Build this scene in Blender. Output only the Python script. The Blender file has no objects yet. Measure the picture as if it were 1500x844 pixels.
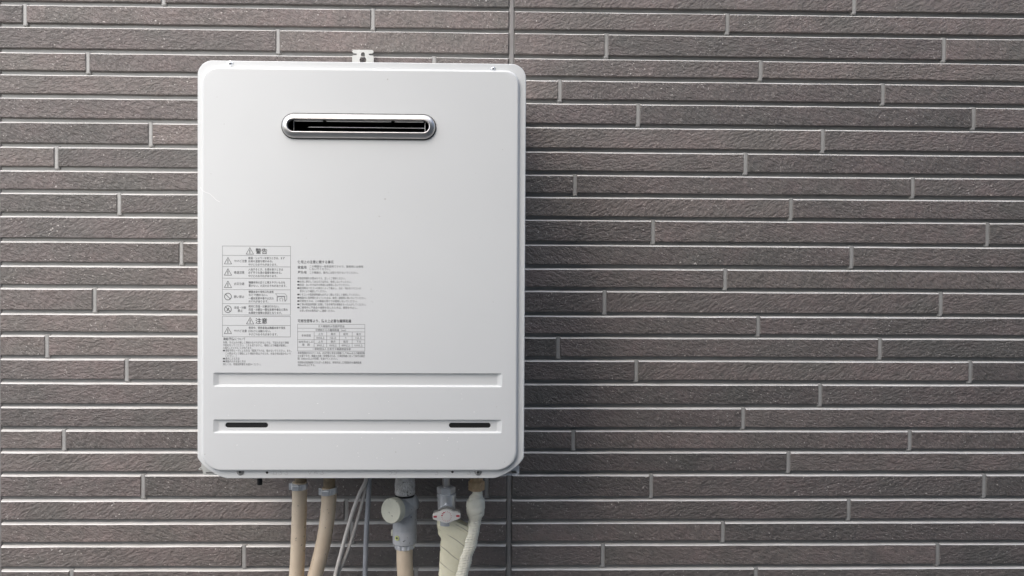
import bpy, bmesh, math, random
from mathutils import Vector, Matrix
from mathutils.geometry import delaunay_2d_cdt
random.seed(7)
S = bpy.context.scene
COL = S.collection
MM = 0.001
# ---------------------------------------------------------------- camera
cam_d = bpy.data.cameras.new('camera'); cam = bpy.data.objects.new('camera', cam_d); COL.objects.link(cam)
yaw, pit, rol = math.radians(1.3783), math.radians(-0.7536), math.radians(0.3113)
fwd = Vector((math.sin(yaw)*math.cos(pit), math.cos(yaw)*math.cos(pit), math.sin(pit)))
r0 = Vector((math.cos(yaw), -math.sin(yaw), 0)); u0 = r0.cross(fwd)
rt = math.cos(rol)*r0 + math.sin(rol)*u0; up = -math.sin(rol)*r0 + math.cos(rol)*u0
m = Matrix((rt, up, -fwd)).transposed().to_4x4(); m.translation = Vector((0, -1.4, 0)); cam.matrix_world = m
cam_d.sensor_width = 36; cam_d.lens = 1180/1500*36; cam_d.clip_start = 0.02; cam_d.clip_end = 100
S.camera = cam
# ---------------------------------------------------------------- light
EL, AZ = 50, -26          # sun elevation; degrees to the left of straight out of the wall
w = bpy.data.worlds.new('World'); S.world = w; w.use_nodes = True
nt = w.node_tree; bg = nt.nodes['Background']
sky = nt.nodes.new('ShaderNodeTexSky'); sky.sky_type = 'NISHITA'; sky.sun_disc = False
sky.sun_elevation = math.radians(EL)
to_sun = Vector((math.sin(math.radians(AZ))*math.cos(math.radians(EL)), -math.cos(math.radians(AZ))*math.cos(math.radians(EL)), math.sin(math.radians(EL))))
sky.sun_rotation = math.atan2(to_sun.x, to_sun.y)
sky.air_density = 1.0; sky.dust_density = 3.0; sky.ozone_density = 0.8
bg.inputs['Strength'].default_value = 0.10
nt.links.new(sky.outputs[0], bg.inputs[0])
sd = bpy.data.lights.new('sun', 'SUN'); sd.energy = 1.5; sd.angle = math.radians(110); sd.color = (1, 0.985, 0.965)
so = bpy.data.objects.new('sun', sd); COL.objects.link(so)
so.rotation_euler = (-to_sun).to_track_quat('-Z', 'Y').to_euler(); so.location = (-1, -2, 2)
S.view_settings.view_transform = 'Standard'; S.view_settings.look = 'None'
S.view_settings.exposure = 1.25; S.view_settings.gamma = 1
S.render.engine = 'CYCLES'

# ---------------------------------------------------------------- materials
def mat(name, col, rough=0.5, metal=0.0, spec=0.5, coat=0.0):
    m_ = bpy.data.materials.new(name); m_.use_nodes = True
    b = m_.node_tree.nodes['Principled BSDF']
    b.inputs['Base Color'].default_value = (*col, 1); b.inputs['Roughness'].default_value = rough
    b.inputs['Metallic'].default_value = metal; b.inputs['Specular IOR Level'].default_value = spec
    b.inputs['Coat Weight'].default_value = coat
    return m_
def N(t, kind, **kw):
    n = t.nodes.new(kind)
    for k, v in kw.items():
        if k in n.inputs.keys(): n.inputs[k].default_value = v
        else: setattr(n, k, v)
    return n
def ramp(t, src, stops):
    r = t.nodes.new('ShaderNodeValToRGB'); t.links.new(src, r.inputs[0])
    e = r.color_ramp.elements
    while len(e) < len(stops): e.new(0.5)
    for i, (p, c) in enumerate(stops):
        e[i].position = p; e[i].color = (*c, 1) if isinstance(c, tuple) else (c, c, c, 1)
    return r.outputs[0]
def mix(t, fac, a, b, mode='MIX'):
    n = t.nodes.new('ShaderNodeMix'); n.data_type = 'RGBA'; n.blend_type = mode
    for s, i in ((fac, 0), (a, 6), (b, 7)):
        if hasattr(s, 'links'): t.links.new(s, n.inputs[i])
        elif isinstance(s, tuple): n.inputs[i].default_value = (*s, 1)
        else: n.inputs[i].default_value = s
    return n.outputs[2]
def bump(t, h, strength, dist, prev=None):
    n = t.nodes.new('ShaderNodeBump'); n.inputs['Strength'].default_value = strength; n.inputs['Distance'].default_value = dist
    t.links.new(h, n.inputs['Height'])
    if prev is not None: t.links.new(prev, n.inputs['Normal'])
    return n.outputs[0]
def coords(t, rand=True, scale=(1, 1, 1), rot=0.0):
    tc = t.nodes.new('ShaderNodeTexCoord'); v = tc.outputs['Object']
    if rand:
        oi = t.nodes.new('ShaderNodeObjectInfo')
        mu = t.nodes.new('ShaderNodeMath'); mu.operation = 'MULTIPLY'; mu.inputs[1].default_value = 37.0
        t.links.new(oi.outputs['Random'], mu.inputs[0])
        ad = t.nodes.new('ShaderNodeVectorMath'); ad.operation = 'ADD'
        t.links.new(v, ad.inputs[0]); t.links.new(mu.outputs[0], ad.inputs[1]); v = ad.outputs[0]
    if rot:
        r = t.nodes.new('ShaderNodeVectorRotate'); r.rotation_type = 'Y_AXIS'; r.inputs['Angle'].default_value = rot
        t.links.new(v, r.inputs['Vector']); v = r.outputs[0]
    mp = t.nodes.new('ShaderNodeMapping'); mp.inputs['Scale'].default_value = scale
    t.links.new(v, mp.inputs[0])
    return mp.outputs[0]
def noise(t, vec, scale, detail=4, rough=0.55, dist=0.0):
    n = t.nodes.new('ShaderNodeTexNoise'); n.inputs['Scale'].default_value = scale; n.inputs['Detail'].default_value = detail
    n.inputs['Roughness'].default_value = rough; n.inputs['Distortion'].default_value = dist
    t.links.new(vec, n.inputs['Vector']); return n.outputs[0]

def make_tile_mat():
    m_ = mat('tile_stoneware', (0.15, 0.13, 0.125), 0.5, spec=0.45); t = m_.node_tree; b = t.nodes['Principled BSDF']
    v = coords(t); vd = coords(t, scale=(1, 1, 1.9), rot=math.radians(-33))
    big = noise(t, v, 9, 3); mid = noise(t, v, 55, 4)
    base = ramp(t, big, [(0.32, (0.152, 0.143, 0.131)), (0.5, (0.180, 0.156, 0.146)), (0.68, (0.214, 0.175, 0.165))])
    base = mix(t, ramp(t, mid, [(0.35, 0.0), (0.65, 0.45)]), base, (0.163, 0.155, 0.143))
    oi = t.nodes.new('ShaderNodeObjectInfo')
    base = mix(t, 1.0, base, ramp(t, oi.outputs['Random'], [(0, (0.80, 0.81, 0.81)), (0.5, (0.97, 0.95, 0.95)), (1, (1.14, 1.11, 1.09))]), 'MULTIPLY')
    sp = noise(t, v, 300, 2, 0.5)
    patch = noise(t, v, 14, 2)
    spf = t.nodes.new('ShaderNodeMath'); spf.operation = 'MULTIPLY'
    t.links.new(ramp(t, sp, [(0.665, 0.0), (0.72, 0.95)]), spf.inputs[0]); t.links.new(ramp(t, patch, [(0.40, 0.25), (0.60, 1.0)]), spf.inputs[1])
    base = mix(t, spf.outputs[0], base, (0.62, 0.58, 0.54))
    fine = noise(t, v, 120, 4, 0.7)
    base = mix(t, 1.0, base, ramp(t, fine, [(0.3, (0.88, 0.89, 0.89)), (0.5, (1.0, 1.0, 1.0)), (0.7, (1.12, 1.11, 1.1))]), 'MULTIPLY')
    t.links.new(base, b.inputs['Base Color'])
    rr = ramp(t, mid, [(0.3, 0.30), (0.7, 0.50)]); t.links.new(rr, b.inputs['Roughness'])
    rot = [n for n in t.nodes if n.bl_idname == 'ShaderNodeVectorRotate'][0]
    mr = t.nodes.new('ShaderNodeMapRange'); mr.inputs['To Min'].default_value = math.radians(-48); mr.inputs['To Max'].default_value = math.radians(38)
    wn_ = t.nodes.new('ShaderNodeTexWhiteNoise'); wn_.noise_dimensions = '1D'; t.links.new(oi.outputs['Random'], wn_.inputs['W'])
    t.links.new(wn_.outputs['Value'], mr.inputs['Value']); t.links.new(mr.outputs[0], rot.inputs['Angle'])
    h1 = ramp(t, noise(t, vd, 118, 5, 0.62, 0.15), [(0.28, 0.0), (0.46, 0.4), (0.55, 0.72), (0.75, 1.0)]); h2 = noise(t, v, 260, 3, 0.6, 0.2); h3 = noise(t, v, 24, 2)
    n1 = bump(t, h1, 1.0, 0.0020); n2 = bump(t, h2, 0.5, 0.0014, bump(t, h3, 0.7, 0.006, n1))
    t.links.new(n2, b.inputs['Normal'])
    return m_
def make_joint_mat(name, k):
    m_ = mat(name, (0.42, 0.41, 0.4), 0.36, spec=0.6); t = m_.node_tree; b = t.nodes['Principled BSDF']
    v = coords(t)
    n = noise(t, v, 26, 5, 0.65)
    t.links.new(ramp(t, n, [(0.3, (0.36*k, 0.355*k, 0.34*k)), (0.6, (0.43*k, 0.425*k, 0.41*k))]), b.inputs['Base Color'])
    t.links.new(bump(t, noise(t, v, 220, 3), 0.4, 0.0012), b.inputs['Normal'])
    return m_
def make_paint(name, col, rough=0.38, specks=True):
    m_ = mat(name, col, rough, spec=0.5); t = m_.node_tree; b = t.nodes['Principled BSDF']
    v = coords(t, rand=False)
    c = mix(t, ramp(t, noise(t, v, 5, 4), [(0.3, 0.0), (0.75, 0.6)]), col, tuple(x*0.955 for x in col))
    if specks:
        s = noise(t, v, 210, 1, 0.3); g = noise(t, v, 11, 2)
        f = t.nodes.new('ShaderNodeMath'); f.operation = 'MULTIPLY'
        t.links.new(ramp(t, s, [(0.80, 0.0), (0.83, 0.45)]), f.inputs[0]); t.links.new(ramp(t, g, [(0.5, 0.0), (0.6, 1.0)]), f.inputs[1])
        c = mix(t, f.outputs[0], c, (0.36, 0.34, 0.31))
    t.links.new(c, b.inputs['Base Color'])
    t.links.new(ramp(t, noise(t, v, 18, 4), [(0.3, rough-0.04), (0.7, rough+0.08)]), b.inputs['Roughness'])
    t.links.new(bump(t, noise(t, v, 420, 2), 0.06, 0.0006), b.inputs['Normal'])
    return m_
def make_grimy(name, c1, c2, rough=0.6, scale=60, b_s=0.3, b_d=0.001, metal=0.0, spot=None):
    m_ = mat(name, c1, rough, metal); t = m_.node_tree; b = t.nodes['Principled BSDF']
    v = coords(t)
    c = mix(t, ramp(t, noise(t, v, scale, 5, 0.6), [(0.35, 0.0), (0.7, 1.0)]), c1, c2)
    if spot:
        c = mix(t, ramp(t, noise(t, v, 240, 1, 0.3), [(0.735, 0.0), (0.765, 0.8)]), c, spot)
    t.links.new(c, b.inputs['Base Color'])
    t.links.new(bump(t, noise(t, v, scale*3, 4), b_s, b_d), b.inputs['Normal'])
    return m_
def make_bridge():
    m_ = make_grimy('cream_tape_crease_shade', (0.88, 0.85, 0.65), (0.82, 0.785, 0.58), 0.55, 40, 0.25, 0.0012); t = m_.node_tree; b = t.nodes['Principled BSDF']
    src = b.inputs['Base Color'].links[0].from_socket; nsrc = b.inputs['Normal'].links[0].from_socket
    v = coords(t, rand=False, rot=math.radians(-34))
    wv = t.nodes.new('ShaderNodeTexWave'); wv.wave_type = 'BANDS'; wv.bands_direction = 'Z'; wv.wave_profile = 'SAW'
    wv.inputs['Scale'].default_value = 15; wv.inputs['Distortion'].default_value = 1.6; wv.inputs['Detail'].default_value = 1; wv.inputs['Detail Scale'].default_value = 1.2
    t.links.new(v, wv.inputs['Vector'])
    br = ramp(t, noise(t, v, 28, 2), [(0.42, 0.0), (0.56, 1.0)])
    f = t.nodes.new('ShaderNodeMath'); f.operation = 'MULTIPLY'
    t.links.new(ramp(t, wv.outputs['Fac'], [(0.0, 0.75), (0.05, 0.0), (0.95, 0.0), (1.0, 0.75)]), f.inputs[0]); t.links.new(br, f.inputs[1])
    t.links.new(mix(t, f.outputs[0], src, (0.20, 0.18, 0.13)), b.inputs['Base Color'])  # dark lines put crease shade into the tape colour
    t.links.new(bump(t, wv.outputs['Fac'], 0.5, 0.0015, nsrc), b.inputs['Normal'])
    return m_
M = {
 'tile': make_tile_mat(), 'joint': make_joint_mat('joint_grey', 0.66), 'mortar': make_joint_mat('mortar_grey', 0.92), 'edge': make_joint_mat('painted_skylit_edge', 1.6),  # edge: same joint paint, lightened to paint in sky light on up-facing slopes
 'sealant': make_grimy('sealant_grey', (0.25, 0.242, 0.235), (0.30, 0.29, 0.28), 0.55, 40),
 'paint': make_paint('white_enamel', (0.71, 0.725, 0.72)),
 'casing': make_paint('white_casing_enamel', (0.66, 0.67, 0.665), 0.4),
 'galv': make_grimy('galvanised_steel', (0.90, 0.92, 0.94), (0.74, 0.76, 0.78), 0.24, 50, metal=0.5),
 'bracket': make_grimy('bracket_steel', (0.60, 0.60, 0.57), (0.53, 0.54, 0.51), 0.4, 50),
 'chrome': make_grimy('satin_nickel', (0.66, 0.65, 0.64), (0.60, 0.585, 0.57), 0.38, 30, 0.05, 0.0003, 1.0),
 'dark': mat('recess_shade_black', (0.006, 0.006, 0.006), 0.6),  # near-black painted in for the unlit insides of slots, holes and duct
 'rubber': mat('gasket_black', (0.012, 0.012, 0.012), 0.5),
 'wire': mat('inner_steel', (0.8, 0.8, 0.78), 0.4),
 'screw': make_grimy('screw_steel', (0.45, 0.45, 0.44), (0.28, 0.28, 0.28), 0.4, 200, metal=0.4),
 'ink': mat('print_ink', (0.085, 0.088, 0.09), 0.5),
 'inklight': mat('print_ink_fine', (0.16, 0.163, 0.167), 0.5),
 'line': mat('print_line', (0.27, 0.275, 0.28), 0.5),
 'emboss': mat('worn_stamp', (0.46, 0.455, 0.44), 0.5),
 'scratch': mat('scratch_mark', (0.95, 0.95, 0.94), 0.3),
 'hose': make_grimy('beige_hose', (0.71, 0.595, 0.45), (0.63, 0.515, 0.38), 0.55, 35, spot=(0.12, 0.09, 0.07)),
 'foam': make_grimy('hose_end_brown', (0.30, 0.235, 0.15), (0.2, 0.155, 0.1), 0.7, 90),
 'cable': make_grimy('cable_white', (0.66, 0.64, 0.60), (0.56, 0.54, 0.51), 0.5, 60),
 'greycable': make_grimy('cable_grey', (0.34, 0.36, 0.39), (0.27, 0.29, 0.315), 0.5, 60),
 'brassnut': make_grimy('old_bronze', (0.72, 0.54, 0.34), (0.46, 0.33, 0.2), 0.35, 120, 0.5, 0.0006, 0.5),
 'greyplast': make_grimy('grey_resin', (0.50, 0.515, 0.53), (0.43, 0.445, 0.46), 0.38, 50, spot=(0.1, 0.1, 0.1)),
 'cap': make_grimy('cap_beige', (0.68, 0.68, 0.57), (0.61, 0.61, 0.51), 0.6, 60, spot=(0.2, 0.2, 0.17)),
 'foil': make_grimy('crinkled_foil', (0.96, 0.96, 0.95), (0.62, 0.61, 0.59), 0.28, 120, 1.0, 0.006, 0.25, spot=(0.05, 0.045, 0.04)),
 'tape': make_grimy('cream_tape', (0.88, 0.85, 0.65), (0.82, 0.785, 0.58), 0.55, 40, 0.25, 0.0012),
 'tapew': make_grimy('pale_tape', (0.88, 0.865, 0.74), (0.83, 0.81, 0.67), 0.5, 40, 0.25, 0.0012),
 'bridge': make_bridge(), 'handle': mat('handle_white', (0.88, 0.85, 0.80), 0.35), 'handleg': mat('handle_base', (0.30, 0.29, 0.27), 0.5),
 'ground': make_grimy('concrete_ground', (0.22, 0.215, 0.2), (0.16, 0.155, 0.15), 0.8, 3), 'render': make_grimy('blocker_grey', (0.25, 0.24, 0.225), (0.22, 0.21, 0.195), 0.8, 3),  # render: plain grey for the two added, unseen blockers only
 'red': mat('print_red', (0.55, 0.06, 0.08), 0.5), 'sticker': mat('sticker_green', (0.55, 0.60, 0.25), 0.5),
}

# ---------------------------------------------------------------- helpers
def obj(name, bm, ms, parent=None, smooth=None, wn=False, recalc=True):
    """ms: material or list; vertices are given in world millimetres; parent empties hold the offset"""
    me = bpy.data.meshes.new(name)
    if recalc: bmesh.ops.recalc_face_normals(bm, faces=bm.faces)
    off = Vector((0, 0, 0)); p = parent
    while p is not None: off += p.location; p = p.parent
    bm.to_mesh(me); bm.free()
    me.transform(Matrix.Scale(MM, 4)); me.transform(Matrix.Translation(-off))
    for a in (ms if isinstance(ms, list) else [ms]): me.materials.append(a)
    if smooth is not None:
        for f in me.polygons: f.use_smooth = True
        me.set_sharp_from_angle(angle=math.radians(smooth))
    o = bpy.data.objects.new(name, me); COL.objects.link(o); o.parent = parent
    if wn:
        md = o.modifiers.new('weighted_normal', 'WEIGHTED_NORMAL'); md.keep_sharp = True; md.weight = 90
    return o
def center(o, c):
    """moves a top-level or child mesh's origin to c (world mm), so its object coordinates are its own"""
    c = Vector(c)*MM; off = Vector((0, 0, 0)); p = o.parent
    while p is not None: off += p.location; p = p.parent
    loc = c - off
    o.data.transform(Matrix.Translation(-loc)); o.location = loc
    return o
def thing(name, label, cat, loc, group=None):
    o = bpy.data.objects.new(name, None); COL.objects.link(o); o.location = Vector(loc)*MM
    o.empty_display_size = 0.05
    o['label'] = label; o['category'] = cat
    if group: o['group'] = group
    return o
def tag(o, label, cat, group=None):
    o['label'] = label; o['category'] = cat
    if group: o['group'] = group
    return o
def box(bm, x0, x1, y0, y1, z0, z1, bev=0.0, mi=0):
    vs = [bm.verts.new((x, y, z)) for x in (x0, x1) for y in (y0, y1) for z in (z0, z1)]
    fs = [bm.faces.new([vs[i] for i in q]) for q in ((0, 1, 3, 2), (4, 6, 7, 5), (0, 4, 5, 1), (2, 3, 7, 6), (0, 2, 6, 4), (1, 5, 7, 3))]
    for f in fs: f.material_index = mi
    if bev:
        es = list({e for f in fs for e in f.edges})
        bmesh.ops.bevel(bm, geom=es, offset=bev, segments=3, profile=0.5, affect='EDGES')
def outline(x0, x1, z0, z1, rads, n=9, low=1.0):
    """closed outline, rads = (bl, br, tr, tl) each (rx, rz)"""
    pts = []
    for (cx, cz, sx, sz, a0), (rx, rz) in zip(((x0, z0, 1, 1, 180), (x1, z0, -1, 1, 270), (x1, z1, -1, -1, 0), (x0, z1, 1, -1, 90)), rads):
        ox, oz = cx+sx*rx, cz+sz*rz
        for i in range(n+1):
            a = math.radians(a0+90*i/n); ca, sa = math.cos(a), math.sin(a); k = low if sz == 1 else 1.0
            pts.append((ox+rx*math.copysign(abs(ca)**k, ca), oz+rz*math.copysign(abs(sa)**k, sa)))
    return pts
def rr(x0, x1, z0, z1, r, n=6): return outline(x0, x1, z0, z1, [(r, r)]*4, n)
def stadium(x0, x1, z0, z1, n=14): return rr(x0, x1, z0, z1, (z1-z0)/2, n)
def ring(bm, pts, y): return [bm.verts.new((x, y, z)) for x, z in pts]
def loft(bm, a, b, mi=0):
    n = len(a)
    for i in range(n):
        f = bm.faces.new((a[i], a[(i+1) % n], b[(i+1) % n], b[i])); f.material_index = mi
def loopedges(bm, r):
    out = []
    for i in range(len(r)):
        e = bm.edges.get((r[i], r[(i+1) % len(r)])) or bm.edges.new((r[i], r[(i+1) % len(r)])); out.append(e)
    return out
def inside(p, poly):
    c = False; n = len(poly); x, z = p
    for i in range(n):
        (x1, z1), (x2, z2) = poly[i], poly[(i+1) % n]
        if (z1 > z) != (z2 > z) and x < (x2-x1)*(z-z1)/(z2-z1)+x1: c = not c
    return c
def fill(bm, loops):
    """flat face bounded by vertex loops (first the outline, then the holes)"""
    vs = []; ed = []; polys = []
    for l in loops:
        o = len(vs); vs += l; ed += [(o+i, o+(i+1) % len(l)) for i in range(len(l))]; polys.append([(v.co.x, v.co.z) for v in l])
    res = delaunay_2d_cdt([Vector((v.co.x, v.co.z)) for v in vs], ed, [], 0, 1e-6)
    for t_ in res[2]:
        ids = [res[3][i][0] for i in t_]
        q = [vs[i] for i in ids]; c = (sum(v.co.x for v in q)/3, sum(v.co.z for v in q)/3)
        if sum(inside(c, p) for p in polys) % 2 == 1:
            n_ = (q[1].co-q[0].co).cross(q[2].co-q[0].co)
            if n_.length < 1e-7: continue
            if n_.y > 0: q = q[::-1]
            try: bm.faces.new(q)
            except ValueError: pass
def plate(bm, out, holes, y0, y1):
    """flat plate with holes between y0 (front) and y1 (back)"""
    fr = [ring(bm, p, y0) for p in [out]+holes]; bk = [ring(bm, p, y1) for p in [out]+holes]
    for a, b in zip(fr, bk): loft(bm, a, b)
    fill(bm, fr); fill(bm, bk)
def frame_of(d):
    d = d.normalized(); a = Vector((0, 0, 1)) if abs(d.z) < 0.9 else Vector((0, 1, 0))
    u = d.cross(a).normalized(); return u, d.cross(u).normalized()
def tube(bm, pts, rad, n=16, caps=True):
    """pts world mm; rad number or list or per-point (ru, rv)"""
    P = [Vector(p) for p in pts]; R_ = []
    pu = None
    for i, p in enumerate(P):
        d = (P[min(i+1, len(P)-1)]-P[max(i-1, 0)]).normalized()
        if pu is None: u, v = frame_of(d)
        else:
            u = (pu-d*pu.dot(d)).normalized(); v = d.cross(u)
        pu = u
        r = rad[i] if isinstance(rad, (list, tuple)) else rad
        R_.append([bm.verts.new(p+u*r*math.cos(2*math.pi*k/n)+v*r*math.sin(2*math.pi*k/n)) for k in range(n)])
    for a, b in zip(R_, R_[1:]): loft(bm, a, b)
    if caps:
        bm.faces.new(R_[0]); bm.faces.new(R_[-1])
def spline(ctrl, per=8):
    C = [Vector(c) for c in ctrl]; C = [2*C[0]-C[1]]+C+[2*C[-1]-C[-2]]; out = []
    for i in range(1, len(C)-2):
        for k in range(per):
            t = k/per; a, b, c, d = C[i-1:i+3]
            out.append(0.5*((2*b)+(c-a)*t+(2*a-5*b+4*c-d)*t*t+(3*b-a-3*c+d)*t**3))
    out.append(C[-2]); return out
def lathe(bm, c, axis, prof, n=28, hexa=False):
    """prof = [(distance along axis, radius)], ends closed"""
    c = Vector(c); d = Vector(axis).normalized(); u, v = frame_of(d); rs = []
    for h, r in prof:
        rs.append([bm.verts.new(c+d*h+(u*math.cos(2*math.pi*k/n)+v*math.sin(2*math.pi*k/n))*r) for k in range(n)])
    for a, b in zip(rs, rs[1:]): loft(bm, a, b)
    bm.faces.new(rs[0]); bm.faces.new(rs[-1])
def B(): return bmesh.new()

BLK = (-640, 9000, -8000, -1750); BLKZ = 2050
# ================================================================ WALL
LINES = [462.0, 424.4, 381.0, 343.3, 303.5, 262.2, 219.7, 179.4, 140.9, 101.2, 57.9, 16.5, -22.4, -65.7, -103.6, -143.7, -184.9, -226.6, -266.5, -304.1, -344.1, -387.9, -427.8, -466.7, -509.0]
PIT = [37.6, 43.4, 37.7, 39.8, 41.3, 42.5, 40.3, 38.5, 39.7, 43.3, 41.4]
rows = {i: z for i, z in enumerate(LINES)}
for k in range(1, 6): rows[-k] = rows[-k+1]+PIT[(-k) % 11]
for k in range(25, 30): rows[k] = rows[k-1]-PIT[(k-1) % 11]
RIGHT = {0: [407], 1: [195.5, 790], 2: [466], 3: [115, 682.5], 4: [252, 844.5], 5: [577], 6: [441], 7: [142.5, 737.5], 8: [521.8], 9: [279.7, 871.7], 10: [630]}
LEFT = {-1: [-566.6], 0: [-801, -209], 1: [-371.4], 2: [-695, -103], 3: [-300], 4: [-330], 5: [-588.7], 6: [-748.3, -155], 7: [-360], 8: [-642.1, -49], 9: [-300], 10: [-536.5],
        11: [-390], 12: [-684, -91], 13: [-300], 14: [-765.1, -172], 15: [-629.6, -40], 16: [-420], 17: [-350], 18: [-736.5, -143], 19: [-400], 20: [-601.8, -8.5], 21: [-252.3],
        22: [-833, -242.8], 23: [-428.7], 24: [-724.2, -131]}
SEAMS = (-848.5, 30.7)
XA, XB = -1330.0, 1330.0
wall = thing('exterior_wall', 'grey brown exterior wall clad in long thin stone tiles with pale joints', 'wall', (30, 0, -640))
def make_tile(x0, x1, z0, z1):
    cx, cz = (x0+x1)/2, (z0+z1)/2
    bm = B(); n = max(3, int((x1-x0)/42)); dy = random.uniform(-0.35, 0.35)
    xs = [x0+(x1-x0)*i/n for i in range(n+1)]
    j = lambda a: random.uniform(-a, a)
    top = []; topi = []; boti = []; bot = []; tb = []; bb = []
    for i, x in enumerate(xs):
        e = (0.9 if i == 0 else -0.9 if i == n else 0)
        e2 = (-1.3 if i == 0 else 1.3 if i == n else 0)
        jt, jb = j(0.35), j(0.4)
        tb.append(bm.verts.new((x+e2, 6.6, z1+2.5+jt*0.5)))      # back of the sloping upper edge
        top.append(bm.verts.new((x, 1.0+dy, z1+jt*.6+.3)))
        topi.append(bm.verts.new((x+e, dy+j(0.15), z1-0.8+jt)))
        boti.append(bm.verts.new((x+e, dy+j(0.15), z0+1.0+jb)))
        bot.append(bm.verts.new((x, 0.9+dy, z0+jb)))
        bb.append(bm.verts.new((x+e2, 6.6, z0+0.3+jb)))
    def strip(a, b, mi):
        for i in range(n):
            f = bm.faces.new((a[i], a[i+1], b[i+1], b[i])); f.material_index = mi
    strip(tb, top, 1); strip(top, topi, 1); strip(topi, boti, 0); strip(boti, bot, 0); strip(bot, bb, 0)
    for i in (0, n):
        f = bm.faces.new((tb[i], top[i], bot[i], bb[i])); f.material_index = 2
        f = bm.faces.new((top[i], topi[i], boti[i], bot[i])); f.material_index = 0
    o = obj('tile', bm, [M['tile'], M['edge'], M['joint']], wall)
    center(o, (cx, 0, cz))
def panel(xa, xb, joints, k):
    zt, zb = rows[k]-2.0, rows[k+1]+6.2+random.uniform(-0.6, 0.6)
    js = [x for x in joints if xa+12 < x < xb-12]
    ed = [xa]+js+[xb]
    for x in js:
        bm = B(); d_ = random.uniform(-.3, .3)
        pr_ = [(-4.6, 6.3), (-3.7, 2.5), (-2.0, 1.6), (2.0, 1.6), (3.7, 2.5), (4.6, 6.3)]; zs = [zb-5.2, zb-3.2, zb, (zb+zt)/2, zt, zt+2.2, zt+3.4]
        rs = [[bm.verts.new((x+px+random.uniform(-.25, .25), min(6.3, py+d_+(2.6 if q in (0, 6) else 0)), z)) for px, py in pr_] for q, z in enumerate(zs)]
        for a_, b_ in zip(rs, rs[1:]):
            for i in range(5): bm.faces.new((a_[i], a_[i+1], b_[i+1], b_[i]))
        center(obj('vertical_joint', bm, M['mortar'], wall), (x, 0, zt))
    for i in range(len(ed)-1):
        a = ed[i]+(3.6 if i else 0); b = ed[i+1]-(3.6 if i < len(ed)-2 else 0)
        make_tile(a, b, zb, zt)
for k in range(-5, 28):
    jr = list(RIGHT[k % 11]); jr.append(jr[-1]+593)
    panel(SEAMS[1]+5.3, XB, jr, k)
    jl = LEFT.get(k) or [x-871 for x in RIGHT[k % 11]]
    panel(SEAMS[0]+5.3, SEAMS[1]-5.3, jl, k)
    panel(XA, SEAMS[0]-5.3, [RIGHT[k % 11][-1]-1742-130, RIGHT[k % 11][0]-1371], k)
for xa, xb in ((XA, SEAMS[0]-0.6), (SEAMS[0]+0.6, SEAMS[1]-0.6), (SEAMS[1]+0.6, XB)):
    bm = B(); box(bm, xa, xb, 6.4, 23, rows[28]+4, rows[-5]+3); o = obj('backing_panel', bm, M['joint'], wall)
for sx in SEAMS:
    bm = B(); nz = 30; z0, z1 = rows[28]+4, rows[-5]+3
    prof = [(-4.4, 6.4), (-3.9, 3.2), (-2, 2.5), (2, 2.5), (3.9, 3.2), (4.4, 6.4)]
    rs = [[bm.verts.new((sx+x+random.uniform(-.25, .25), y+random.uniform(-.2, .2), z0+(z1-z0)*i/nz)) for x, y in prof] for i in range(nz+1)]
    for a, b in zip(rs, rs[1:]):
        for i in range(5): bm.faces.new((a[i], a[i+1], b[i+1], b[i]))
    obj('sealant_strip', bm, M['sealant'], wall)

# ================================================================ GROUND, AND TWO UNSEEN BLOCKS ADDED TO HOLD BACK SKY LIGHT (all out of frame)
GZ = -1250
bm = B(); v = [bm.verts.new(p) for p in ((-20000, -20000, GZ), (20000, -20000, GZ), (20000, 20, GZ), (-20000, 20, GZ))]; bm.faces.new(v)
g = obj('ground', bm, M['ground'], None); g['kind'] = 'structure'
bm = B(); box(bm, *BLK, GZ+1, BLKZ); g = obj('added_sky_blocker', bm, M['render'], None); g['kind'] = 'structure'  # invented, unseen block; cuts sky light towards the right and below
bm = B(); box(bm, -9000, -650, -1870, -1750, GZ+1, 60); g = obj('added_low_blocker', bm, M['render'], None); g['kind'] = 'structure'  # invented, unseen low block; cuts low sky light from the left

# ================================================================ WATER HEATER
HX = lambda px: -420.5+(px-288)*0.9685
HZ = lambda py: 214.1-(py-184)*0.972
FY = -245.0
wh = thing('water_heater', 'white wall-hung gas water heater with long exhaust slot and black Japanese warning print', 'water heater', (-187, 0, -287))
OUT = (-421.6, 46.6, -290.6, 306.8)
def out_ol(i, n=10):
    x0, x1, z0, z1 = OUT
    b = 42-i*0.8; t = 21-i*0.6
    return outline(x0+i, x1-i, z0+i, z1-i, [(b, 31-i*0.6), (b+2, 31-i*0.6), (t, t), (t, t)], n, 1.42)
INN = (-414.4, 36.8, -279.4, 296.4)
def in_ol(i, n=10):
    x0, x1, z0, z1 = INN
    return outline(x0+i, x1-i, z0+i, z1-i, [(29-i*.7, 27-i*.7), (31-i*.7, 28-i*.7), (20-i*.7, 20-i*.7), (21-i*.7, 21-i*.7)], n)
# casing behind the cover
bm = B(); a = ring(bm, out_ol(2.6), -14); b = ring(bm, out_ol(2.6), -224); loft(bm, a, b)
a2 = ring(bm, out_ol(5), -11.5); loft(bm, a, a2); bm.faces.new(a2)
obj('casing', bm, M['casing'], wh, 35)
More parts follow.
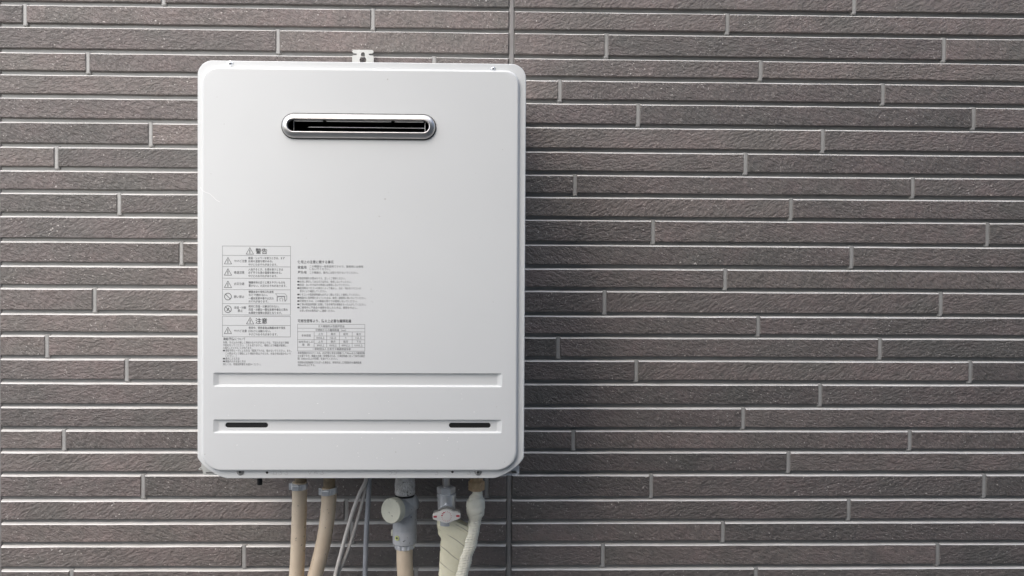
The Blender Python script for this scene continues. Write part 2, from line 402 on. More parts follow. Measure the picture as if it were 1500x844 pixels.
# front cover: rolled flange ring, raised panel, two pressed grooves, outlet hole
bm = B(); prev = None
for i, y, kind in ((3.2, -221, 'o'), (0, -221.5, 'o'), (0, -237.8, 'o'), (0.25, -238.6, 'o'), (0.7, -239.05, 'o'), (1.3, -239.2, 'o'),
                   (-0.8, -239.3, 'i'), (-0.2, -239.5, 'i'), (0.3, -240.1, 'i'), (0.9, -243.0, 'i'), (1.5, -244.1, 'i'), (2.5, -244.7, 'i'), (3.8, -245, 'i')):
    r = ring(bm, out_ol(i) if kind == 'o' else in_ol(i), y)
    if prev: loft(bm, prev, r)
    prev = r
loops = [prev]
BZ = (HX(411)+1.0, HX(638)-1.0, HZ(203.5)+1.0, HZ(165.5)-1.0)
hole = ring(bm, stadium(BZ[0]+4, BZ[1]-4, BZ[2]+4, BZ[3]-4), FY); loops.append(hole)
hb = ring(bm, stadium(BZ[0]+4, BZ[1]-4, BZ[2]+4, BZ[3]-4), FY+9); loft(bm, hole, hb)
SL = []
for gi, (zc, h) in enumerate(((HZ(556.3), 20.4), (HZ(624.8), 20.0))):
    x0, x1 = HX(312), HX(737)
    pr = None
    for ix, iz, y in ((0, 0, FY), (0.5, 0.35, FY+0.2), (1.2, 0.8, FY+0.7), (6.2, 2.2, FY+3.0), (7.0, 2.7, FY+3.4), (8.0, 3.3, FY+3.5)):
        r = ring(bm, rr(x0+ix, x1-ix, zc-h/2+iz, zc+h/2-iz, max(0.6, 2.2-ix*0.15), 4), y)
        if pr: loft(bm, pr, r)
        else: loops.append(r)
        pr = r
    inner = [pr]
    if gi == 1:
        for a_, b_ in ((328.5, 391.5), (658, 720.5)):
            s = stadium(HX(a_), HX(b_), HZ(628)+0.2, HZ(619.8), 8); SL.append((HX(a_), HX(b_), HZ(628)+.2, HZ(619.8)))
            q = ring(bm, s, FY+3.5); inner.append(q)
            s2 = ring(bm, stadium(HX(a_)+.3, HX(b_)-.3, HZ(628)+.4, HZ(619.8)-.3, 8), FY+4.2); loft(bm, q, s2)
            s3 = ring(bm, stadium(HX(a_)+.3, HX(b_)-.3, HZ(628)+.4, HZ(619.8)-.3, 8), FY+4.8); loft(bm, s2, s3)
    fill(bm, inner)
fill(bm, loops)
bm.normal_update()
bmesh.ops.reverse_faces(bm, faces=[f for f in bm.faces if f.normal.y > 0.2])
cover = obj('front_cover', bm, M['paint'], wh, 40, wn=True, recalc=False)
for s in SL:
    bm = B(); box(bm, s[0]-2, s[1]+2, FY+4.9, FY+12, s[2]-2, s[3]+2); obj('vent_slot_shade', bm, M['dark'], wh)  # dark plate stands in for the unlit inside behind the slot
# exhaust outlet: gasket, nickel bezel, dark duct, vanes
bm = B(); e = 0.9
a = ring(bm, stadium(BZ[0]-e, BZ[1]+e, BZ[2]-e-0.5, BZ[3]+e), FY-0.1); b = ring(bm, stadium(BZ[0]-e+.3, BZ[1]+e-.3, BZ[2]-e-.2, BZ[3]+e-.3), FY-1.8)
c = ring(bm, stadium(BZ[0]+3, BZ[1]-3, BZ[2]+3, BZ[3]-3), FY-1.8); loft(bm, a, b); loft(bm, b, c)
gk = obj('gasket', bm, M['rubber'], wh)
bm = B(); pr = None; W = 9.6
PROF = [(W*0.80*math.sin(math.pi/2*k/11)**1.15 if k else 0, 6.2*math.sin(math.pi/2*(k/11)**0.62)) for k in range(12)]+[(W*0.87, 6.0), (W*0.93, 5.3), (W*0.975, 4.0), (W, 1.6)]
for ins, h in PROF:
    y = FY-1.4-h
    r = ring(bm, stadium(BZ[0]+ins, BZ[1]-ins, BZ[2]+ins, BZ[3]-ins, 18), y)
    if pr: loft(bm, pr, r)
    pr = r
bez = obj('outlet_bezel', bm, M['chrome'], wh, 60)
bm = B(); e = W-0.15; a = ring(bm, stadium(BZ[0]+e, BZ[1]-e, BZ[2]+e, BZ[3]-e, 18), FY-3.2); b = ring(bm, stadium(BZ[0]+e, BZ[1]-e, BZ[2]+e, BZ[3]-e, 18), FY+4.2); loft(bm, a, b); obj('outlet_sleeve', bm, M['rubber'], wh)
bm = B(); x0, x1, z0, z1 = BZ[0]+6, BZ[1]-6, BZ[2]+6, BZ[3]-6
a = ring(bm, rr(x0, x1, z0, z1, 6, 3), FY+4.2); b = ring(bm, rr(x0, x1, z0, z1, 6, 3), FY+75); loft(bm, a, b); bm.faces.new(b)
duct = obj('exhaust_duct', bm, M['dark'], wh)
zt, zb = BZ[3]-W, BZ[2]+W
for xa, xb in ((BZ[0]+17, BZ[0]+58.0), (BZ[0]+63, BZ[1]-63), (BZ[1]-58, BZ[1]-17)):
    bm = B(); box(bm, xa, xb, FY-1.0, FY+0.0, zt-1.5, zt+0.5, 0.2); obj('upper_lip', bm, M['wire'], duct)
bm = B(); box(bm, BZ[0]+36, BZ[1]-16, FY+6, FY+7, zt-8.6, zt-7.8); obj('vane', bm, M['wire'], duct)
for x in (BZ[0]+15.4, BZ[1]-15.4):
    bm = B(); tube(bm, [(x, FY+5.5, zb-1), (x, FY+5.5, zt+1)], 0.55, 8); obj('guard_wire', bm, M['wire'], duct)
# hanging bracket at the top
bm = B(); x0, x1, zt = -242.2, -205.6, 387.8
cx = (x0+x1)/2; zn = 380.0
o_ = [(x0, 262), (x1, 262), (x1, zn-3.0), (x1-1.2, zn-1.7), (x1-7.4, zn-1.3), (x1-8.2, zn), (x1-7.4, zn+1.6), (x1-2.2, zn+1.9), (x1-0.3, zn+4), (x1, zt-2.5), (x1-2.2, zt), (x0+2.2, zt), (x0, zt-2.5), (x0+.3, zn+4), (x0+2.2, zn+1.9), (x0+7.4, zn+1.6), (x0+8.2, zn), (x0+7.4, zn-1.3), (x0+1.2, zn-1.7), (x0, zn-3.0)]
key = []
for k in range(-12, 193, 15):
    a_ = math.radians(k); key.append((cx+3.2*math.cos(a_), 380.7+3.2*math.sin(a_)))
for k in range(125, 416, 15):
    a_ = math.radians(k); key.append((cx+5.8*math.cos(a_), 370.6+5.8*math.sin(a_)))
plate(bm, o_, [key], -11.2, -9.2)
obj('hanging_bracket', bm, M['bracket'], wh)
# lower corner tabs
bm = B()
X = lambda p: HX(p)*1.0147+0.3; Z = lambda p: HZ(p)*1.0147
o_ = [(X(700), Z(680)), (X(700), Z(697.2)), (X(758), Z(697.6)), (X(761), Z(697)), (X(762.8), Z(694.6)), (X(763), Z(684)), (X(762), Z(682.6)), (X(760), Z(680))]
plate(bm, o_[::-1], [stadium(X(741), X(759), Z(694.8), Z(690.2), 6)], -228, -226); obj('corner_tab', bm, M['galv'], wh)
bm = B()
o_ = [(X(330), Z(680)), (X(330), Z(696.8)), (X(302), Z(696.8)), (X(298), Z(696)), (X(297), Z(692)), (X(296), Z(688.2)), (X(293.5), Z(689.5)), (X(290.5), Z(689)), (X(291), Z(686.8)), (X(294.5), Z(684)), (X(295), Z(680))]
plate(bm, o_[::-1], [rr(X(301), X(318), Z(695.2), Z(692.2), 1.2, 4), rr(X(292.6), X(294.6), Z(688.4), Z(686.6), 0.6, 3)], -228, -226); obj('corner_tab', bm, M['bracket'], wh)
# screws
def screw(px, py, r, m_):
    x, z = HX(px)*1.005, HZ(py)*1.005; y = -239.2
    bm = B(); lathe(bm, (x, y, z), (0, -1, 0), [(0, r+1.1), (0.6, r+1.0), (0.7, r), (1.7, r*0.92), (2.4, r*0.62), (2.6, r*0.4), (1.6, r*0.3)], 20)
    s = obj('screw', bm, m_, wh, 40)
    bm = B(); q = r*0.42
    box(bm, x-q, x+q, y-2.75, y-1.9, z-q*.25, z+q*.25); box(bm, x-q*.25, x+q*.25, y-2.76, y-1.9, z-q, z+q)
    obj('cross_slot_shade', bm, M['dark'], s)
screw(337, 94.8, 3.0, M['galv']); screw(721, 98.3, 3.0, M['galv']); screw(352, 691.6, 4.3, M['screw']); screw(702, 692.2, 4.1, M['screw'])
for px, py in ((391, 693), (664, 692)):
    bm = B(); lathe(bm, (HX(px)*1.005, -239.1, HZ(py)*1.005), (0, -1, 0), [(0, 1.9), (0.35, 1.8), (0.36, 0.1)], 14); obj('screw_hole_shade', bm, M['dark'], wh)
bm = B(); lathe(bm, (-341, -210, -303), (0, 0, 1), [(-4.2, 3.2), (-4, 3.8), (14, 3.8)], 16); obj('drain_stub', bm, M['rubber'], wh)
# thin marks on the paint
def polymark(pts, wd, y, bm):
    for (ax, az), (bx, bz) in zip(pts, pts[1:]):
        d = Vector((bx-ax, bz-az)); n_ = Vector((-d.y, d.x)).normalized()*wd/2; e_ = d.normalized()*wd*0.3
        bm.faces.new([bm.verts.new((p[0], y, p[1])) for p in ((ax-e_.x+n_.x, az-e_.y+n_.y), (bx+e_.x+n_.x, bz+e_.y+n_.y), (bx+e_.x-n_.x, bz+e_.y-n_.y), (ax-e_.x-n_.x, az-e_.y-n_.y))])
bm = B(); polymark([(HX(x), HZ(y)) for x, y in ((293.5, 275), (295.5, 279), (300, 282), (307, 284.5), (312, 289), (317, 294), (322, 296.5))], 0.5, FY-0.12, bm)
obj('scratch', bm, M['scratch'], wh)
for _ in range(34):
    x, z = random.uniform(HX(310), HX(740)), random.uniform(HZ(684), HZ(575))
    if HZ(640) < z < HZ(612): continue
    bm = B(); polymark([(x, z), (x+random.uniform(.3, 1.4), z+random.uniform(-1, 1))], random.uniform(.5, 1.0), FY-0.12, bm); obj('paint_chip', bm, M['scratch'], wh)

# ---------------------------------------------------------------- print on the cover
def text_into(bm, s, x0, x1, zc, size, y, mw=True):
    """flat glyphs from the built-in font, baseline box centred on zc (mm), stretched to x0..x1 when mw"""
    cu = bpy.data.curves.new('t', 'FONT'); cu.body = s; cu.size = 1.0; cu.resolution_u = 2; cu.fill_mode = 'FRONT'
    if BOLD: cu.offset = BOLD
    o = bpy.data.objects.new('t', cu); COL.objects.link(o)
    dg = bpy.context.evaluated_depsgraph_get(); me = o.evaluated_get(dg).to_mesh()
    if len(me.vertices):
        xs = [v.co.x for v in me.vertices]; lo, hi = min(xs), max(xs)
        sx = (x1-x0)/(hi-lo) if mw else size
        vm = [bm.verts.new((x0+(v.co.x-lo)*sx, y, zc+(v.co.y-0.36)*size)) for v in me.vertices]
        for p in me.polygons:
            try: bm.faces.new([vm[i] for i in p.vertices])
            except ValueError: pass
    o.to_mesh_clear() if False else None
    bpy.data.objects.remove(o); bpy.data.curves.remove(cu)
BOLD = 0.0
PY = FY-0.15
def T(name, m_, s, px0, px1, py, h):
    bm = B(); text_into(bm, s, HX(px0), HX(px1), HZ(py), h*1.05, PY); return obj(name, bm, M[m_], wh, recalc=False)
def sym(name, m_, fn, *a):
    bm = B(); fn(bm, *a); return obj(name, bm, M[m_], wh, recalc=False)
def tri(bm, cx, cy, h):
    w_ = h*0.56; p = [(HX(cx-w_), HZ(cy+h/2)), (HX(cx+w_), HZ(cy+h/2)), (HX(cx), HZ(cy-h/2))]
    polymark(p+[p[0]], 0.62, PY, bm)
    polymark([(HX(cx), HZ(cy-h*.15)), (HX(cx), HZ(cy+h*.18))], 1.0, PY-.02, bm); polymark([(HX(cx), HZ(cy+h*.27)), (HX(cx), HZ(cy+h*.36))], 1.0, PY-.02, bm)
def noentry(bm, cx, cy, r, extra=False):
    p = [(HX(cx)+r*math.cos(math.tau*k/20), HZ(cy)+r*math.sin(math.tau*k/20)) for k in range(21)]
    polymark(p, 0.8, PY, bm); q = r*.7; polymark([(HX(cx)-q, HZ(cy)+q), (HX(cx)+q, HZ(cy)-q)], 0.8, PY-.02, bm)
    if extra: polymark([(HX(cx)-q*.4, HZ(cy)-q*.7), (HX(cx)+q*.4, HZ(cy)+q*.5)], 1.1, PY-.03, bm)
def hl(bm, a, b, y, w_=0.55): polymark([(HX(a), HZ(y)), (HX(b), HZ(y))], w_, PY+.03, bm)
def vl(bm, x, a, b, w_=0.55): polymark([(HX(x), HZ(a)), (HX(x), HZ(b))], w_, PY+.05, bm)
# warning table
bm = B()
for y in (360.6, 374.2, 390.7, 407.6, 424.3, 444.9, 461.3): hl(bm, 325.3, 425, y)
vl(bm, 325.6, 360.6, 461.3); vl(bm, 424.8, 360.6, 461.3)
for y in (463.4, 476.7, 493.4): hl(bm, 325.3, 425, y)
vl(bm, 325.6, 463.4, 493.4); vl(bm, 424.8, 463.4, 493.4)
obj('warning_table', bm, M['line'], wh)
BOLD = 0.012
T('warning_heading', 'ink', '警告', 373.8, 390.8, 368, 8.2); T('warning_heading', 'ink', '注意', 373.8, 391, 470.3, 8.2)
for x, y in ((365.5, 367.5), (366, 469.8), (333.6, 382), (333.6, 398.5), (333.6, 416.5), (333.6, 484)): sym('warning_triangle', 'ink', tri, x, y, 9.5)
sym('prohibition_symbol', 'ink', noentry, 333.6, 434.5, 4.8); sym('prohibition_symbol', 'ink', noentry, 333.6, 453, 4.8, True)
bm = B()
polymark([(HX(x), HZ(y)) for x, y in ((403, 430), (417, 430), (420, 433.5), (406, 433.5), (403, 430))], .5, PY, bm)
polymark([(HX(x), HZ(y)) for x, y in ((405.5, 441), (405.5, 434.5), (416, 434), (417, 441))], 1.2, PY, bm)
polymark([(HX(x), HZ(y)) for x, y in ((410, 441), (409, 437.5), (412, 436), (414, 438.5), (413, 441))], .6, PY, bm)
polymark([(HX(x), HZ(y)) for x, y in ((417, 441), (419.5, 438.5), (419.5, 434))], .6, PY, bm)
obj('warning_picture', bm, M['line'], wh)
BOLD = 0.004
for s, a, b, y, h in (('やけど注意', 342.5, 361, 382.5, 3.9), ('高温注意', 342.5, 357.5, 399.2, 3.9), ('火災注意', 342.5, 357.5, 415.8, 3.9), ('囲い禁止', 342.5, 357.5, 434.7, 3.9),
                      ('改造・分解', 343, 360, 450.6, 3.9), ('禁止', 348, 355, 455.3, 3.9), ('やけど注意', 342.5, 361, 484.8, 3.9)): T('warning_caption', 'ink', s, a, b, y, h)
L1 = (('給湯・シャワーを使うときは、まず', 363.3, 416.5, 378), ('お湯の温度を確かめる。', 363.3, 399, 382.6), ('やけどのおそれがあります。', 363.3, 405.5, 387.6),
 ('入浴するとき、お湯を使うときは', 363.3, 414, 394.6), ('必ず手でお湯の温度を確かめる。', 363.3, 412, 399.3), ('やけどのおそれがあります。', 363.3, 405.5, 404.3),
 ('機器本体の近くに燃えやすいものを', 363.8, 417, 413.7), ('置かない。火災のおそれがあります。', 363.8, 419, 418.5),
 ('機器本体や排気口を波板', 363.8, 400.3, 427.5), ('などで囲わない。', 363.8, 391.5, 432), ('一酸化炭素中毒や火災の', 363.8, 400.3, 437), ('おそれがあります。', 363.8, 392.5, 441.5),
 ('絶対に改造・分解は行わない。', 363.8, 408.5, 448.7), ('改造・分解は一酸化炭素中毒など思わ', 363.8, 421, 453.4), ('ぬ事故や故障の原因となります。', 363.8, 412.5, 458.2),
 ('使用中、使用直後は機器本体や排気', 363.8, 417.5, 480.2), ('口などには触らない。', 363.8, 396, 485), ('やけどのおそれがあります。', 363.8, 406, 489.8))
for s, a, b, y in L1: T('warning_text', 'ink', s, a, b, y, 3.7)
BOLD = 0.008
for s, a, b, y, h in (('凍結予防について', 326.5, 359, 496.6, 4.2), ('使用上の注意に関する事項', 435.3, 488, 383.3, 4.6), ('家庭用', 435.5, 448, 391.2, 4.4), ('屋外用', 435.5, 448, 398.6, 4.4),
                      ('可燃性壁等より、防火上必要な離隔距離', 435.5, 514, 469.8, 4.7)): T('notice_heading', 'ink', s, a, b, y, h)
BOLD = 0.0
L2 = (('冬期、冷え込みが厳しく凍結のおそれがあるときは、下記の方法で凍結', 326.5, 422.5, 501.8), ('予防を行ってください。これを怠りますと、凍結により機器が破損し、', 326.5, 420.5, 505.9), ('水漏れしたりすることがあります。', 326.5, 369, 509.8),
 ('凍結予防ヒータによる方法（電源プラグは、抜かないでください。また、', 330, 426.5, 513.7), ('この間はポンプ運転により凍結を防止するため、水抜き栓は抜かないで', 330, 425.5, 518), ('ください。）', 330, 346, 521.7),
 ('通水による方法', 330, 350.5, 525.5), ('機器内の水を抜く方法', 330, 359.5, 529.5), ('詳しくは、取扱説明書をお読みください。', 326.5, 382, 533.7),
 ('この機器は一般家庭用ですので、業務用には使用', 453, 531, 389.7), ('しないでください。', 453, 483, 393.7), ('この機器は、屋内には取り付けないでください。', 453, 524, 398.7),
 ('取扱説明書をお読みのうえ、正しくご使用ください。', 435.5, 505.5, 407.2), ('本体に表示してあるガス以外は、使用しないでください。', 438.5, 514, 412.2), ('給湯・おいだき以外の用途には使用しないでください。', 438.5, 511.5, 416.8),
 ('使用時はリモコンの表示によって着火し、点火・消火をリモコンの', 438.5, 528, 421.6), ('表示により確認してください。', 438.5, 478, 426.2), ('リモコンの取扱説明書も必ずよく読んで正しく使用してください。', 438.5, 526.5, 431.1),
 ('機器内に長時間たまっていた水は、飲用・調理用に用いないでください。', 438.5, 535.5, 435.9), ('可燃性ガスは、この機器の周りでは使用しないでください。', 438.5, 523, 440.6), ('工事は取扱説明書に記載してある専門の資格をもった人がしてください。', 438.5, 535.5, 445.4),
 ('ご使用中に不具合や故障を生じたときは、使用を中止し、', 438.5, 523, 450.2), ('お買い求めの販売店へご連絡ください。', 438.5, 490, 454.8),
 ('ガス機器防火性能評定品', 465.5, 504, 477.6), ('可燃物からの離隔距離（mm）', 461.5, 506.5, 483.2), ('本体周囲', 441, 454.5, 491.2), ('給気吹出し口', 437, 458.2, 500.5), ('周　囲', 442, 453, 504.7),
 ('上方', 465.5, 472.5, 489), ('側方', 484, 491, 489), ('前方', 502.5, 509.5, 489), ('後方', 521.5, 528.5, 489), ('150以上', 463, 475, 494.4), ('1以上', 483, 492, 494.4), ('＊', 505, 507, 494.4), ('1以上', 520.5, 529.5, 494.4),
 ('上方', 465.5, 472.5, 500), ('側方', 484, 491, 500), ('前方', 502.5, 509.5, 500), ('下方', 521.5, 528.5, 500), ('300以上', 463.5, 474.5, 505.5), ('150以上', 482, 493, 505.5), ('600以上', 500, 512.5, 505.5), ('150以上', 519, 531, 505.5),
 ('一般財団法人 日本ガス機器検査協会', 457, 513.5, 511),
 ('本体周囲前方のスペースは、火災予防上安全な距離として45mm以上の離隔距離', 435.6, 534, 516.9), ('が必要ですが、機器の点検・修理等のため、工事説明書に従って保守点検空', 435.6, 534, 521.2), ('間（600mm以上の空間）を設けてください。', 435.6, 494.5, 525.2),
 ('可燃物を防熱板等でさえぎった場合は、排気吹出し口周囲前方の離隔距離', 435.6, 529, 530.8), ('300mm以上とする。', 435.6, 461.5, 534.6))
for s, a, b, y in L2: T('instruction_text', 'inklight', s, a, b, y, 3.5)
for x, ys in ((327.9, (513.7, 525.5, 529.5)), (436.5, (412.2, 416.8, 421.6, 431.1, 435.9, 440.6, 445.4, 450.2))):
    for y in ys: bm = B(); polymark([(HX(x)-.9, HZ(y)), (HX(x)+.9, HZ(y))], 2.0, PY-.02, bm); obj('bullet', bm, M['ink'], wh)
bm = B()
for y in (474.6, 480.5, 485.6, 514): hl(bm, 435.2, 534.2, y, .45)
for y in (491.8, 502.6): hl(bm, 459.5, 534.2, y, .45)
hl(bm, 435.2, 534.2, 497.2, .45); hl(bm, 435.2, 534.2, 508.4, .45)
vl(bm, 435.4, 474.6, 514, .45); vl(bm, 534, 474.6, 514, .45)
for x in (459.6, 478, 496.6, 515.4): vl(bm, x, 485.6, 508.4, .45)
obj('distance_table', bm, M['line'], wh)
# worn stamps on the lower flange
PY = -239.35
def stamp(*loops_):
    bm = B()
    for l in loops_: polymark([(HX(x)*1.005, HZ(y-.4)*1.005) for x, y in l], 0.4, PY, bm)
    obj('flange_stamp', bm, M['emboss'], wh, recalc=False)
def squig(x): return [(x, 690), (x+3, 689.3), (x+5, 690.5), (x+2.5, 692.5), (x+4.8, 694), (x+4, 696.2), (x+1, 696.5), (x, 695)]
stamp([(399.5, 696), (402.5, 689), (405.5, 696), (399.5, 696)]); stamp(squig(408)); stamp(squig(417))
stamp([(450.5, 689.5), (457, 689.5), (453.7, 696), (450.5, 689.5)]); stamp([(460, 695.5), (463, 690), (465, 695), (460, 693)]); stamp(squig(469))
for x in (570, 577): stamp([(x, 689.5), (x+4, 689.5), (x+1, 692), (x+5, 693), (x+3, 696), (x, 696)])
stamp(squig(638)); stamp(squig(686))

# ================================================================ PIPES UNDER THE HEATER
# positions in mm on the plane Y = -120
PX = lambda px: -305.8+(px-437)*1.0775
PZ = lambda py: -322.7-(py-703)*1.0855
YP = -120.0
def P(px, py, y=YP): return Vector((PX(px), y, PZ(py)))
def hose(label, ctrl, r, stub, clampc, tilt):
    t = thing('insulated_hose', label, 'hose', (*P(*ctrl[-1])[:2], PZ(900)), 'beige drain hoses under the heater')
    pts = spline([P(*c) for c in ctrl], 8)
    rs = [r*(0.985+0.03*random.random()) for _ in pts]; rs[0] = r*0.97
    bm = B(); tube(bm, pts, rs, 24); obj('hose', bm, M['hose'], t, 60)
    sx, sr = stub
    bm = B(); tube(bm, [Vector((PX(sx), YP, -284)), P(sx, ctrl[0][1]+6)], sr, 20); obj('pipe_stub', bm, M['foam'], t, 60)
    cx, cy, cw = clampc
    c = P(cx, cy); ax = Vector((tilt, 0, 1))
    bm = B(); lathe(bm, c-ax.normalized()*cw/2, ax, [(0, r-1), (0, r+0.9), (0.6, r+1.5), (cw-.6, r+1.5), (cw, r+0.9), (cw, r-1)], 28)
    k = obj('hose_clamp', bm, M['galv'], t, 40)
    bm = B(); u = Vector((1, 0, -tilt)).normalized()
    q = c+Vector((-2.5, -(r+2.6), 0)); box(bm, q.x-5.5, q.x+5.5, q.y-2.2, q.y+1.6, q.z-4.2, q.z+4.2, 0.8); obj('clamp_screw', bm, M['galv'], k)
    bm = B(); q = c+Vector((-r-0.5, -4, 0)); box(bm, q.x-3.2, q.x+1.4, q.y-1.2, q.y+1.2, q.z-5.5, q.z+5.2, 0.5); obj('clamp_ear', bm, M['galv'], k)
    bm = B(); q = c+Vector((4.5, -(r+0.6), 0)); box(bm, q.x-1.4, q.x+1.4, q.y-0.9, q.y+1.4, q.z-3.2, q.z+3.2, 0.4); obj('clamp_ear', bm, M['galv'], k)
    return t
hose('leftmost straight beige drain hose hanging below the heater with a metal clamp', [(438.6, 706), (438.4, 735), (437.5, 770), (436, 810), (434, 850), (431, 905)], 11.6, (440, 9.2), (438, 711.5, 9.5), 0.06)
hose('second beige drain hose from the left, curving away down to the left', [(482, 714), (481.3, 735), (478.5, 765), (473.5, 795), (465, 830), (457, 860), (448, 905)], 11.8, (482, 9.4), (481.5, 719, 10), -0.12)
def cable(name, label, ctrl, r, m_, y=YP):
    bm = B(); tube(bm, spline([P(c[0], c[1], c[2] if len(c) > 2 else y) for c in ctrl], 8), r, 12)
    o = tag(obj(name, bm, M[m_], None, 60), label, 'cable')
    return o
cable('white_cable', 'thin white cable swinging out furthest left, nearest the curving beige hose', [(538, 688, -125), (536, 704, -127), (527, 722), (517.5, 748), (508, 780), (500, 810), (492.5, 840), (484, 880), (478, 905)], 3.1, 'cable', -126)
cable('white_cable', 'thin white cable bowing closer to the straight grey cable', [(539, 688, -118), (537, 706, -119), (532, 728), (525, 755), (515, 790), (505, 818), (496.5, 838), (488, 868), (481, 905)], 2.7, 'cable', -120)
cable('grey_cable', 'thick blue grey cable hanging straight down beside two thin white cables', [(541, 686), (540.5, 705), (539.6, 730), (537.5, 765), (536, 800), (535.2, 840), (535, 905)], 3.9, 'greycable', -122)

# strainer fitting with capped branch
t = thing('strainer_fitting', 'grey pipe strainer with round beige cap and foil-wrapped neck above a beige pipe', 'pipe fitting', (PX(593), YP, PZ(905)))
bm = B(); lathe(bm, P(593, 724), (0, 0, 1), [(0, 15.2), (3, 16.2), (9, 15.8), (15, 16.4), (21, 15.7), (25, 15), (42, 14.5)], 28); obj('foil_wrap', bm, M['foil'], t, 50)
bm = B(); lathe(bm, P(593, 726), (0, 0, 1), [(-1.4, 14), (-1, 15.6), (1, 15.6), (1.4, 14)], 28); obj('seal_ring', bm, M['rubber'], t, 50)
bm = B(); lathe(bm, P(593, 796), (0, 0, 1), [(0, 17.5), (1.5, 19), (20, 19.3), (21, 19.0), (22, 19.3), (44, 18.9), (58, 18.6), (66, 18.8), (72, 17), (76, 14)], 32)
body = obj('strainer_body', bm, M['greyplast'], t, 40)
bm = B(); lathe(bm, P(597, 738, YP+2)-Vector((0, 0, 0)), (1, -0.15, 0.25), [(-4, 14), (8, 14), (14, 11.5), (16.5, 7)], 24); obj('inlet_shoulder', bm, M['greyplast'], body, 40)
ax = Vector((-0.52, -0.82, 0.1)).normalized(); c0 = P(597, 743, YP)
bm = B(); lathe(bm, c0, ax, [(0, 15.5), (26, 15.5), (26.5, 18), (31, 18.3)], 32); obj('branch', bm, M['greyplast'], t, 40)
bm = B(); pr_ = [(29, 18.3), (30, 19.3), (41, 19.3), (42.2, 18.6), (42.6, 17)]; lathe(bm, c0, ax, pr_, 40); obj('cap', bm, M['cap'], t, 40)
bm = B(); q = P(592.8, 803.5); rs = []
for z, k_ in ((0, .86), (0.5, 1.0), (8.5, 1.04), (9.2, 0.9)):
    rs.append([bm.verts.new((q.x+(15.6 if k % 4 < 2 else 14.1)*k_*math.cos(math.tau*k/48), q.y+(15.6 if k % 4 < 2 else 14.1)*k_*math.sin(math.tau*k/48), q.z+z)) for k in range(48)])
for a_, b_ in zip(rs, rs[1:]): loft(bm, a_, b_)
bm.faces.new(rs[0]); bm.faces.new(rs[-1]); obj('ribbed_nut', bm, M['galv'], t)
bm = B(); tube(bm, spline([P(592.8, 800), P(593, 825), P(594, 845), P(595, 905)], 6), 12.9, 24); obj('hose', bm, M['hose'], t, 60)
bm = B(); q = P(583.5, 783.5); lathe(bm, (q.x, YP-17.1, q.z), (-0.42, -0.9, 0), [(0, 3.9), (0.7, 3.9)], 18); st = obj('sticker', bm, M['sticker'], t)
bm = B(); lathe(bm, (q.x-.3, YP-17.8, q.z), (-0.42, -0.9, 0), [(0, 1.7), (0.3, 1.7)], 12); obj('print', bm, M['ink'], st)
bm = B(); box(bm, PX(573.2), PX(576), YP-5, YP+3, PZ(784), PZ(776), 1.0); obj('side_lug', bm, M['cap'], t)

# shut-off valve
t = thing('shutoff_valve', 'nickel shutoff valve with white double-ended handle marked in red', 'valve', (PX(654), YP, PZ(765)))
bm = B(); lathe(bm, P(653.6, 714), (0, 0, 1), [(0, 5.6), (3, 5.6), (4, 6.2), (26, 6.2), (40, 6.2)], 20); obj('stem', bm, M['chrome'], t, 40)
bm = B(); lathe(bm, P(653.8, 722.5), (0, 0, 1), [(0, 13.0), (1, 14.8), (9.6, 14.8), (10.8, 12)], 6); nt_ = obj('hex_nut', bm, M['galv'], t)
bm = B(); lathe(bm, P(654.3, 768), (0, 0, 1), [(0, 13), (20, 13), (24, 14.2), (43, 14.6), (45.5, 15.2), (49, 15.2), (50, 13)], 28); obj('valve_body', bm, M['galv'], t, 40)
bm = B(); lathe(bm, P(656, 746.5, YP), (0, -1, 0.02), [(8, 11.5), (20, 11), (22, 9), (26, 7)], 24); obj('bonnet', bm, M['galv'], t, 40)
def bow(bm, cx, cz, y0, y1, s=1.0, tilt=0.03):
    s *= 0.95; L, H, e = 22.6*s, 11.2*s, 5.0*s
    pts = []
    def add(x, z): pts.append((cx+x*math.cos(tilt)-z*math.sin(tilt), cz+x*math.sin(tilt)+z*math.cos(tilt)))
    for sx, sz in ((1, 1), (-1, 1), (-1, -1), (1, -1)):
        seq = [(L, e*.55), (L-1, e*.92), (L-3, e), (14.5*s, e*1.15), (11.5*s, 7.2*s), (8*s, 9.6*s), (4*s, H-0.4*s), (0.01, H)]
        if sx*sz < 0: seq = seq[::-1]
        for x, z in seq: add(sx*x, sz*z)
    a = ring(bm, pts, y0); b = ring(bm, pts, y1); loft(bm, a, b); bm.faces.new(a); bm.faces.new(b)
hc = P(654.8, 755.0)
kx, kz = hc.x*0.978, hc.z*0.978       # the handle stands nearer the lens than the pipe's axis
bm = B(); bow(bm, kx, kz, YP-29, YP-34.5); bmesh.ops.bevel(bm, geom=[e_ for e_ in bm.edges if abs(e_.verts[0].co.y-e_.verts[1].co.y) < .01 and len(e_.link_faces) == 2 and any(len(f.verts) > 4 for f in e_.link_faces)], offset=0.9, segments=2, profile=0.5, affect='EDGES')
hd = obj('handle', bm, M['handle'], t, 50)
bm = B(); bow(bm, kx-.2, kz+2.0, YP-22, YP-28.9, 0.97); obj('handle_base', bm, M['handleg'], t)
bm = B()
for k in range(16):
    a_ = math.tau*k/16+0.2; r_ = 7.2; s_ = (0.85 if 4 < k < 8 else 0.38)
    x, z = kx+r_*math.cos(a_), kz+r_*math.sin(a_); polymark([(x-s_, z), (x+s_, z)], s_*1.8, YP-34.75, bm)
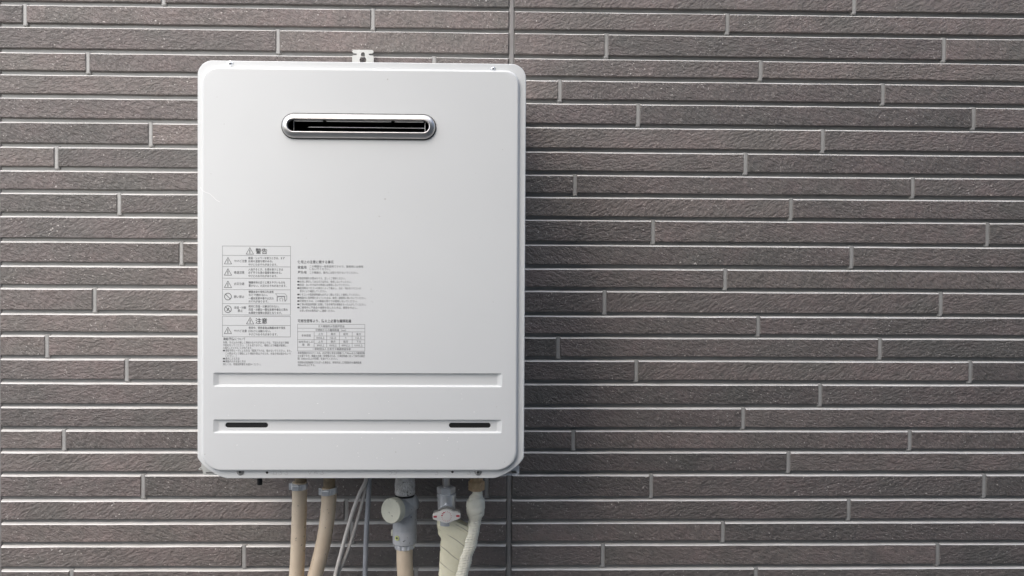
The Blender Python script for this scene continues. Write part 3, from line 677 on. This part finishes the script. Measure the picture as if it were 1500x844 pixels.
for sx in (-1, 1):
    x = kx+sx*17.6; z = kz+sx*.5; polymark([(x-1.6, z), (x+1.6, z)], 3.0, YP-34.75, bm); polymark([(x-2.6, z+.4), (x+2.6, z+.4)], 0.8, YP-34.8, bm)
obj('handle_print', bm, M['red'], hd)

# tape-wrapped pipes
t = thing('wrapped_pipes', 'two pipes bound together in cream tape below a bronze nut', 'pipe', (PX(668), YP, PZ(905)))
bm = B(); lathe(bm, P(698.5, 718.5), (0, 0, 1), [(0, 11.5), (0.8, 13.0), (14, 13.0), (15.2, 12), (15.2, 10), (36, 10)], 6); obj('hex_nut', bm, M['brassnut'], t)
def saw(u, per, amp): return amp*((u/per) % 1.0)
def limb(name, secs, m_, per=9.0, amp=0.7, slant=0.25, n=32, steps=70, lean=0.0, sq=0.82):
    """secs = [(py, left px, right px, half depth)] top to bottom; tape turns show as small saw-tooth ledges"""
    ks = [s[0] for s in secs]; rings_ = []
    bm = B()
    for i in range(steps+1):
        py = ks[0]+(ks[-1]-ks[0])*i/steps
        j = max(k for k in range(len(ks)-1) if ks[k] <= py+1e-6); f = (py-ks[j])/(ks[j+1]-ks[j]); f = f*f*(3-2*f)
        l, r_, d = [secs[j][q]*(1-f)+secs[j+1][q]*f for q in (1, 2, 3)]
        cx, hw = (PX(l)+PX(r_))/2, (PX(r_)-PX(l))/2
        rg = []
        for k in range(n):
            a_ = math.tau*k/n; ca, sa = math.cos(a_), math.sin(a_)
            sx = math.copysign(abs(ca)**0.82, ca); sy = math.copysign(abs(sa)**sq, sa)
            x = hw*sx; z = PZ(py)+slant*x*0.12-lean*(x+hw)*max(0, 1-i/steps*3)
            e_ = saw((z-slant*x-3*math.sin(a_)) if lean else (-z+slant*x+3*math.sin(a_)), per, amp)
            rg.append(bm.verts.new((cx+x+ca*(e_-amp), YP+(d+e_-amp)*sy, z)))
        rings_.append(rg)
    for a_, b_ in zip(rings_, rings_[1:]): loft(bm, a_, b_)
    bm.faces.new(rings_[0]); bm.faces.new(rings_[-1])
    return obj(name, bm, m_, t, 30)
limb('neck_tape', [(716, 693, 705.5, 8), (722, 692, 707.5, 9), (729, 687, 708.5, 13), (734, 683.5, 711.5, 15.5), (745, 683.2, 711.3, 15.5), (754, 684.5, 710.3, 14.5), (757, 686, 708, 13.5), (762, 687.5, 706, 12), (790, 681, 701, 12)], M['tapew'], 12, 0.9, 0.3, steps=90)
limb('right_pipe_tape', [(758, 687.3, 706.6, 12.4), (775, 684, 703.6, 12.8), (795, 677, 700.5, 13), (820, 668, 692.5, 13), (845, 663, 686.5, 13), (905, 650, 676, 13)], M['tapew'], 4.2, 1.1, 0.12, steps=190)
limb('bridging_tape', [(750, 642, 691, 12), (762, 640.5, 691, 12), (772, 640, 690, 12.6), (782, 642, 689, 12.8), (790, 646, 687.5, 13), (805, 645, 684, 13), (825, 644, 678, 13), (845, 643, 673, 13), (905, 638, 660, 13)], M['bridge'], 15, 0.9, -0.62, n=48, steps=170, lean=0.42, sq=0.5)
